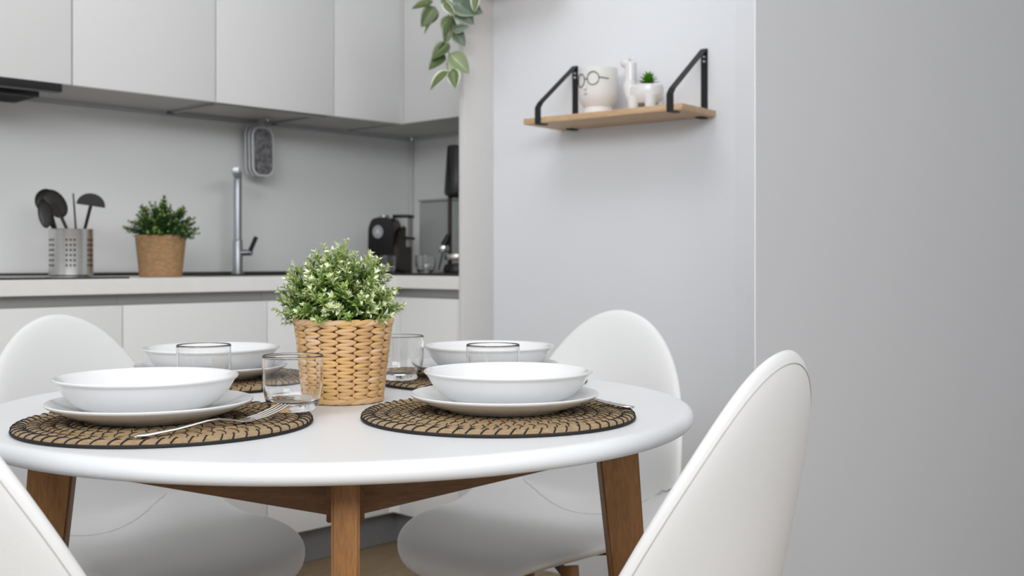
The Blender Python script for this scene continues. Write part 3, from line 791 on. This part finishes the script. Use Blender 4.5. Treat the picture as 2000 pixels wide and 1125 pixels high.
# ------------------------------------------------------------------ table
ang = math.atan2(0.245, 1.62)
TT = T(TABLE.x, TABLE.y, 0) @ RZ(ang)     # local -y points to the camera
tb = empty('dining_table', TT)
RTB = 0.506; th = 0.024
prof = [(0, TZ - th), (RTB - 0.016, TZ - th)]
for k in range(9):
    a = -PI / 2 + PI * k / 8
    prof.append((RTB - 0.012 + 0.012 * math.cos(a), TZ - th / 2 + th / 2 * math.sin(a)))
prof += [(RTB - 0.018, TZ), (0, TZ)]
MB().lathe(prof, 160).build('table_top', M['table'], tb, smooth=50)
for k in range(4):
    lm = RZ(k * PI / 2)
    z1 = TZ - th - 0.0005
    # leg: radial board, local x = radial
    def P4(z, c, w, t): return [(c - w / 2, -t / 2, z), (c + w / 2, -t / 2, z), (c + w / 2, t / 2, z), (c - w / 2, t / 2, z)]
    bm = bmesh.new()
    lo = [bm.verts.new(v) for v in P4(0.001, 0.468, 0.036, 0.026)]
    hi = [bm.verts.new(v) for v in P4(z1, 0.404, 0.064, 0.031)]
    bm.faces.new(lo); bm.faces.new(hi)
    for i in range(4): bm.faces.new((lo[i], lo[(i + 1) % 4], hi[(i + 1) % 4], hi[i]))
    bmesh.ops.recalc_face_normals(bm, faces=bm.faces[:])
    bm.normal_update(); keep = [f.normal.copy() for f in bm.faces]
    bmesh.ops.bevel(bm, geom=bm.edges[:], offset=0.003, segments=2, affect='EDGES')
    MB().bm(bm, None, keep).build('leg', M['oak_z'], tb, mtx=lm @ RZ(-PI / 2) if False else RZ(k * PI / 2 - PI / 2))
    x0 = 0.0165 if k % 2 else -0.0
    z_in, z_out = 0.575, 0.650
    inner = 0.022 if k in (1, 3) else 0.0
    poly = [(inner, z_in + .003), (0.374, z_out), (0.374, z1), (inner, z1)]
    MB().prism(poly, 'y', -0.0215, 0.0215, 0.0012).build('beam', M['oak_x'], tb, mtx=RZ(k * PI / 2 - PI / 2))
MB().box(0.38, 0.392, -0.006, 0.006, 0.69, 0.715).build('screw_plate', M['black'], tb)
tag(tb, 'round white dining table on splayed oak legs with crossed oak beams', 'table')

# ------------------------------------------------------------------ placemats
def mat_proto():
    e = empty('placemat', Matrix())
    NRG = 11; pitch = 0.0162
    st = MB()
    rn = random.Random(8)
    for i in range(NRG):
        rc = 0.0095 + i * pitch
        nseg = max(24, int(rc * 460))
        m = MB()
        pts = []
        for k in range(nseg):
            a = 2 * PI * k / nseg
            wob = 0.0004 * math.sin(a * 9 + i * 2)
            pts.append(((rc + wob) * math.cos(a), (rc + wob) * math.sin(a), 0.0045))
        m.tube(pts, 0.0087 if i else 0.0105, 10, closed=True, flat=0.50 if i else 0.42)
        m.build('coil', M['straw'][i % 3], e, smooth=60)
        ns = max(8, int(2 * PI * rc / (0.0165 if i == NRG - 1 else 0.0150)))
        for k in range(ns):
            a = 2 * PI * (k + rn.uniform(-.12, .12)) / ns + i * 0.7
            tw = 0.0105 / max(rc, .02) * (1 if i % 2 == 0 else -1)
            if i == NRG - 1: tw = -0.012 / rc
            pts = []
            for q in range(7):
                f = q / 6
                th_ = PI * (1 - f)
                r = rc + 0.0089 * math.cos(th_); z = 0.0045 + (0.0045 if i < NRG - 1 else 0.0048) * math.sin(th_)
                aa = a + tw * (f - .5)
                pts.append((r * math.cos(aa), r * math.sin(aa), z))
            st.tube(pts, 0.00075 if i < NRG - 1 else 0.00105, 5)
    tag(st.build('stitching', M['black_thread'], e, smooth=60), kind='stuff')
    ro = 0.0095 + (NRG - 1) * pitch + 0.0083
    MB().tube([(ro * math.cos(2 * PI * k / 120), ro * math.sin(2 * PI * k / 120), 0.0021) for k in range(120)], 0.0019, 6, closed=True).build('edge_cord', M['black_thread'], e, smooth=60)
    return e
MATS = [((-0.435, 1.388), 'round straw placemat with black stitching under the near left plate', 0.3),
        ((-0.018, 1.462), 'round straw placemat with black stitching under the near right plate', 1.7),
        ((-0.512, 1.868), 'round straw placemat with black stitching under the far left plate', 2.9),
        ((-0.052, 1.903), 'round straw placemat with black stitching under the far right plate', 4.1)]
pm = mat_proto()
for i, ((x, y), lab, r) in enumerate(MATS):
    o = pm if i == 0 else copy_tree(pm)
    o.matrix_basis = T(x, y, TZ + 0.0003) @ RZ(r)
    tag(o, lab, 'placemat', 'round placemats on the table')

# ------------------------------------------------------------------ plates, bowls, glasses
MZ = TZ + 0.0098
RP, RBW = 0.1255, 0.1125
plate_p = [(0, 0.0016), (0.070, 0.0016), (0.072, 0.0), (0.076, 0.0), (0.078, 0.0022), (0.095, 0.0065), (0.112, 0.013), (0.1225, 0.0185), (0.1252, 0.0205), (0.1255, 0.0220), (0.1243, 0.0230), (0.1222, 0.0225),
           (0.110, 0.0165), (0.093, 0.0105), (0.076, 0.0062), (0.060, 0.0052), (0, 0.0052)]
plate_me = MB().lathe(plate_p, 96).mesh('dinner_plate', M['porcelain'], 50)
bowl_p = [(0, 0.0018), (0.048, 0.0018), (0.050, 0.0), (0.055, 0.0), (0.057, 0.002), (0.074, 0.0068), (0.0885, 0.0155), (0.0985, 0.0270), (0.1045, 0.0365), (0.1070, 0.0412), (0.1085, 0.0438), (0.1112, 0.0458), (0.1124, 0.0474), (0.1124, 0.0488), (0.1114, 0.0498), (0.1098, 0.0496),
          (0.1070, 0.0478), (0.1030, 0.0410), (0.0960, 0.0290), (0.0860, 0.0185), (0.0715, 0.0105), (0.055, 0.0065), (0, 0.0055)]
bowl_me = MB().lathe([(r, z * 0.945) for r, z in bowl_p], 96).mesh('soup_bowl', M['porcelain'], 50)
PLATES = [((-0.454, 1.385), (-0.461, 1.391), 'near left placemat'), ((-0.010, 1.466), (-0.005, 1.466), 'near right placemat'),
          ((-0.510, 1.862), (-0.507, 1.860), 'far left placemat'), ((-0.046, 1.899), (-0.040, 1.899), 'far right placemat')]
for (p, b, w) in PLATES:
    o = link_mesh('dinner_plate', plate_me, None, T(p[0], p[1], MZ)); tag(o, 'white flat plate on the ' + w, 'plate', 'flat plates on the placemats')
    o = link_mesh('soup_bowl', bowl_me, None, T(b[0], b[1], MZ + 0.0056)); tag(o, 'white deep plate stacked on the flat plate of the ' + w, 'bowl', 'deep plates on the flat plates')
tumbler('drinking_glass', (-0.289, 1.452, MZ), 0.040, 0.073, 'clear drinking glass beside the fork on the near left placemat', 'drinking glasses on the table')
tumbler('drinking_glass', (-0.187, 1.835, MZ), 0.040, 0.073, 'clear drinking glass right behind the basket plant', 'drinking glasses on the table')
tumbler('drinking_glass', (-0.462, 1.650, TZ), 0.040, 0.082, 'clear drinking glass behind the near left deep plate', 'drinking glasses on the table')
tumbler('drinking_glass', (-0.029, 1.682, TZ), 0.041, 0.080, 'clear drinking glass behind the near right deep plate', 'drinking glasses on the table')

# cutlery
def strip(m, pts, wid, thk):
    # pts: list of (pos along x, z); wid list; a flat bar with rounded section
    n = len(pts); vs = []; fs = []
    for (x, z), w in zip(pts, wid):
        for (a, b) in ((-1, 0), (-.75, .8), (0, 1), (.75, .8), (1, 0), (.75, -.8), (0, -1), (-.75, -.8)):
            vs.append((x, a * w / 2, z + b * thk / 2))
    for i in range(n - 1):
        for k in range(8): fs.append((i * 8 + k, (i + 1) * 8 + k, (i + 1) * 8 + (k + 1) % 8, i * 8 + (k + 1) % 8))
    fs.append(tuple(range(8))); fs.append(tuple((n - 1) * 8 + k for k in reversed(range(8))))
    m.add(vs, fs)
def fork(label, mtx):
    e = empty('fork', mtx)
    h = MB(); strip(h, [(0, 0.0022), (0.002, 0.0022), (0.012, 0.0024), (0.05, 0.004), (0.09, 0.0085), (0.105, 0.0088), (0.120, 0.0060), (0.133, 0.0030)], [0.006, 0.010, 0.013, 0.010, 0.0065, 0.006, 0.008, 0.018], 0.003)
    h.build('handle', M['cutlery'], e, smooth=60)
    r = MB(); strip(r, [(0.131, 0.0033), (0.140, 0.0030), (0.150, 0.0040)], [0.015, 0.022, 0.0235], 0.0026); r.build('root', M['cutlery'], e, smooth=60)
    for k in range(4):
        t = MB(); y = (k - 1.5) * 0.0066
        strip(t, [(0.148, 0.0038), (0.165, 0.0062), (0.185, 0.0115), (0.197, 0.0165)], [0.0042, 0.0036, 0.0032, 0.0014], 0.0022)
        t.v = [(x, yy + y, z) for x, yy, z in t.v]
        t.build('tine', M['cutlery'], e, smooth=60)
    tag(e, label, 'fork', 'cutlery on the placemats')
A = P(262, 857, 1.0); 
za = TZ + 0.0106
def ontop(px, py, z): 
    Y = F_PX * (EYE - z) / (py - HORIZON); return Vector(((px - 1000) / F_PX * Y, Y, z))
A = ontop(260, 856, za); B = ontop(548, 806, za + 0.006)
d = (B - A); 
fork('steel fork lying in front of the near left plate', T(A.x, A.y, za - 0.0006) @ RZ(math.atan2(d.y, d.x)) @ Matrix.Diagonal(((d.length) / 0.192, 1, 1, 1)))
A = ontop(1236, 798, za); B = ontop(1120, 782, za); d = B - A
fork('steel fork with its handle showing beyond the near right plate', T(A.x, A.y, za - 0.0006) @ RZ(math.atan2(d.y, d.x)))

# ------------------------------------------------------------------ chairs
PROF = cr([(0, 0.276, 0.408), (0, 0.270, 0.432), (0, 0.232, 0.447), (0, 0.12, 0.450), (0, 0.0, 0.443), (0, -0.10, 0.440), (0, -0.165, 0.456), (0, -0.203, 0.51), (0, -0.222, 0.59), (0, -0.238, 0.69), (0, -0.252, 0.78), (0, -0.262, 0.848)], 8)
LEN = [0.0]
for i in range(1, len(PROF)): LEN.append(LEN[-1] + (PROF[i] - PROF[i - 1]).length)
LT = LEN[-1]
def prof_at(b):
    b = max(0, min(LT, b))
    for i in range(1, len(LEN)):
        if b <= LEN[i]:
            t = (b - LEN[i - 1]) / (LEN[i] - LEN[i - 1])
            p = PROF[i - 1].lerp(PROF[i], t)
            i0 = max(0, i - 3); i1 = min(len(PROF) - 1, i + 2)
            tg = (PROF[i1] - PROF[i0]).normalized()
            return p, tg
    return PROF[-1], (PROF[-1] - PROF[-2]).normalized()
B_SEAT = LT * 0.53
def sm(a, b, x):
    t = max(0, min(1, (x - a) / (b - a))); return t * t * (3 - 2 * t)
def chair_point(a, b, off=0.0):
    p, tg = prof_at(b)
    n = Vector((0, -tg.z, tg.y)); n = -n if (n.z < 0 and b < B_SEAT * .8) else n
    n = Vector((0, tg.z, -tg.y))     # front / upper side
    kk = 0.55 + (2.0 - 0.55) * sm(LT * .30, LT * .55, b) - 1.1 * sm(LT * .62, LT * 0.98, b)
    c = kk * a * a
    slope = 2 * kk * a
    nn = (n - Vector((slope, 0, 0))).normalized()
    return p + Vector((a, 0, 0)) + n * c + nn * off
def outline(phi):
    s = math.sin(phi); c = math.cos(phi)      # phi 0 = top of back, pi = seat front
    n1 = 2.55 if c > 0 else 2.9
    W = 0.211 if c > 0 else 0.218
    bb = LT * 0.46 + (LT * 0.54 if c > 0 else LT * 0.46) * (abs(c) ** (2 / n1)) * (1 if c > 0 else -1)
    a = W * (abs(s) ** (2 / (n1 if c <= 0 else 2.0))) * (1 if s >= 0 else -1)
    return a, bb
CB = LT * 0.46
def chair_proto():
    e = empty('dining_chair', Matrix())
    NA, NRR = 120, 22
    rs = [1 - (1 - i / (NRR - 1)) ** 1.7 for i in range(NRR)]
    vs = []; fs = []
    H0 = 0.017
    def th(r): return H0 * max(0, 1 - r ** 9) ** 0.5
    for side in (1, -1):
        for i in range(1, NRR):
            if side == -1 and i == NRR - 1: continue
            for k in range(NA):
                a, b = outline(2 * PI * k / NA)
                r = rs[i]
                vs.append(chair_point(a * r, CB + (b - CB) * r, side * th(r)))
    front = lambda i, k: (i - 1) * NA + k % NA
    nb = (NRR - 1) * NA
    back = lambda i, k: (nb + (i - 1) * NA + k % NA) if i < NRR - 1 else front(i, k)
    cf = len(vs); vs.append(chair_point(0, CB, H0)); cb = len(vs); vs.append(chair_point(0, CB, -H0))
    for k in range(NA):
        fs.append((cf, front(1, k), front(1, k + 1))); fs.append((cb, back(1, k + 1), back(1, k)))
        for i in range(1, NRR - 1):
            fs.append((front(i, k), front(i + 1, k), front(i + 1, k + 1), front(i, k + 1)))
            fs.append((back(i, k), back(i, k + 1), back(i + 1, k + 1), back(i + 1, k)))
    MB().add(vs, fs).build('shell', M['leather'], e, smooth=75)
    # stitched seams: along the rim on the rear, and across the seat at the front
    r = 0.972
    MB().tube([chair_point(outline(2 * PI * k / 160)[0] * r, CB + (outline(2 * PI * k / 160)[1] - CB) * r, -th(r) - 0.0001) for k in range(160)], 0.0008, 6, closed=True).build('rim_seam', M['thread'], e, smooth=60)
    def edge_r(a, b):
        best = None
        t = math.atan2(a, b - CB)
        for k in range(720):
            oa, ob = outline(2 * PI * k / 720)
            d = abs((math.atan2(oa, ob - CB) - t + PI) % (2 * PI) - PI)
            if best is None or d < best[0]: best = (d, math.hypot(a, b - CB) / max(1e-6, math.hypot(oa, ob - CB)))
        return best[1]
    xs = [-0.185 + 0.37 * k / 48 for k in range(49)]
    sb = lambda x: LT * 0.47 + 0.06 * (abs(x) / .2) ** 2
    xs = [x for x in xs if edge_r(x, sb(x)) < 0.80]
    MB().tube([chair_point(x, sb(x), th(edge_r(x, sb(x))) + 0.0001) for x in xs], 0.0007, 6).build('seat_seam', M['thread'], e, smooth=60)
    for sx in (-1, 1):
        for sy in (-1, 1):
            MB().tube([(sx * 0.12, sy * 0.11, 0.425), (sx * 0.195, sy * 0.185 - 0.01, 0.001)], [0.0165, 0.0105], 14).build('leg', M['oak_z'], e)
    f = MB()
    f.tube([(-0.13, -0.12, 0.405), (0.13, 0.12, 0.405)], 0.008, 8); f.tube([(-0.13, 0.12, 0.405), (0.13, -0.12, 0.405)], 0.008, 8)
    f.build('seat_frame', M['blackmetal'], e)
    return e
ch = chair_proto()
CH = [((0.806, -0.590), 0.675, 0.0, 'white padded shell chair at the near right, seen from behind'),
      ((0.590, 0.806), 0.785, 0.0, 'white padded shell chair at the far right before the shelf wall'),
      ((-0.806, 0.590), 0.752, 0.0, 'white padded shell chair at the far left before the cabinets'),
      ((-0.560, -0.830), 0.648, 0.0, 'white padded shell chair cut off by the lower left picture edge')]
for i, (dr, D, rot, lab) in enumerate(CH):
    d = Vector((*dr, 0)).normalized()
    pos = TABLE + d * (D - 0.258)
    o = ch if i == 0 else copy_tree(ch)
    o.matrix_basis = T(pos.x, pos.y, 0) @ RZ(math.atan2(-d.y, -d.x) - PI / 2 + rot)
    tag(o, lab, 'chair', 'white shell chairs around the table')
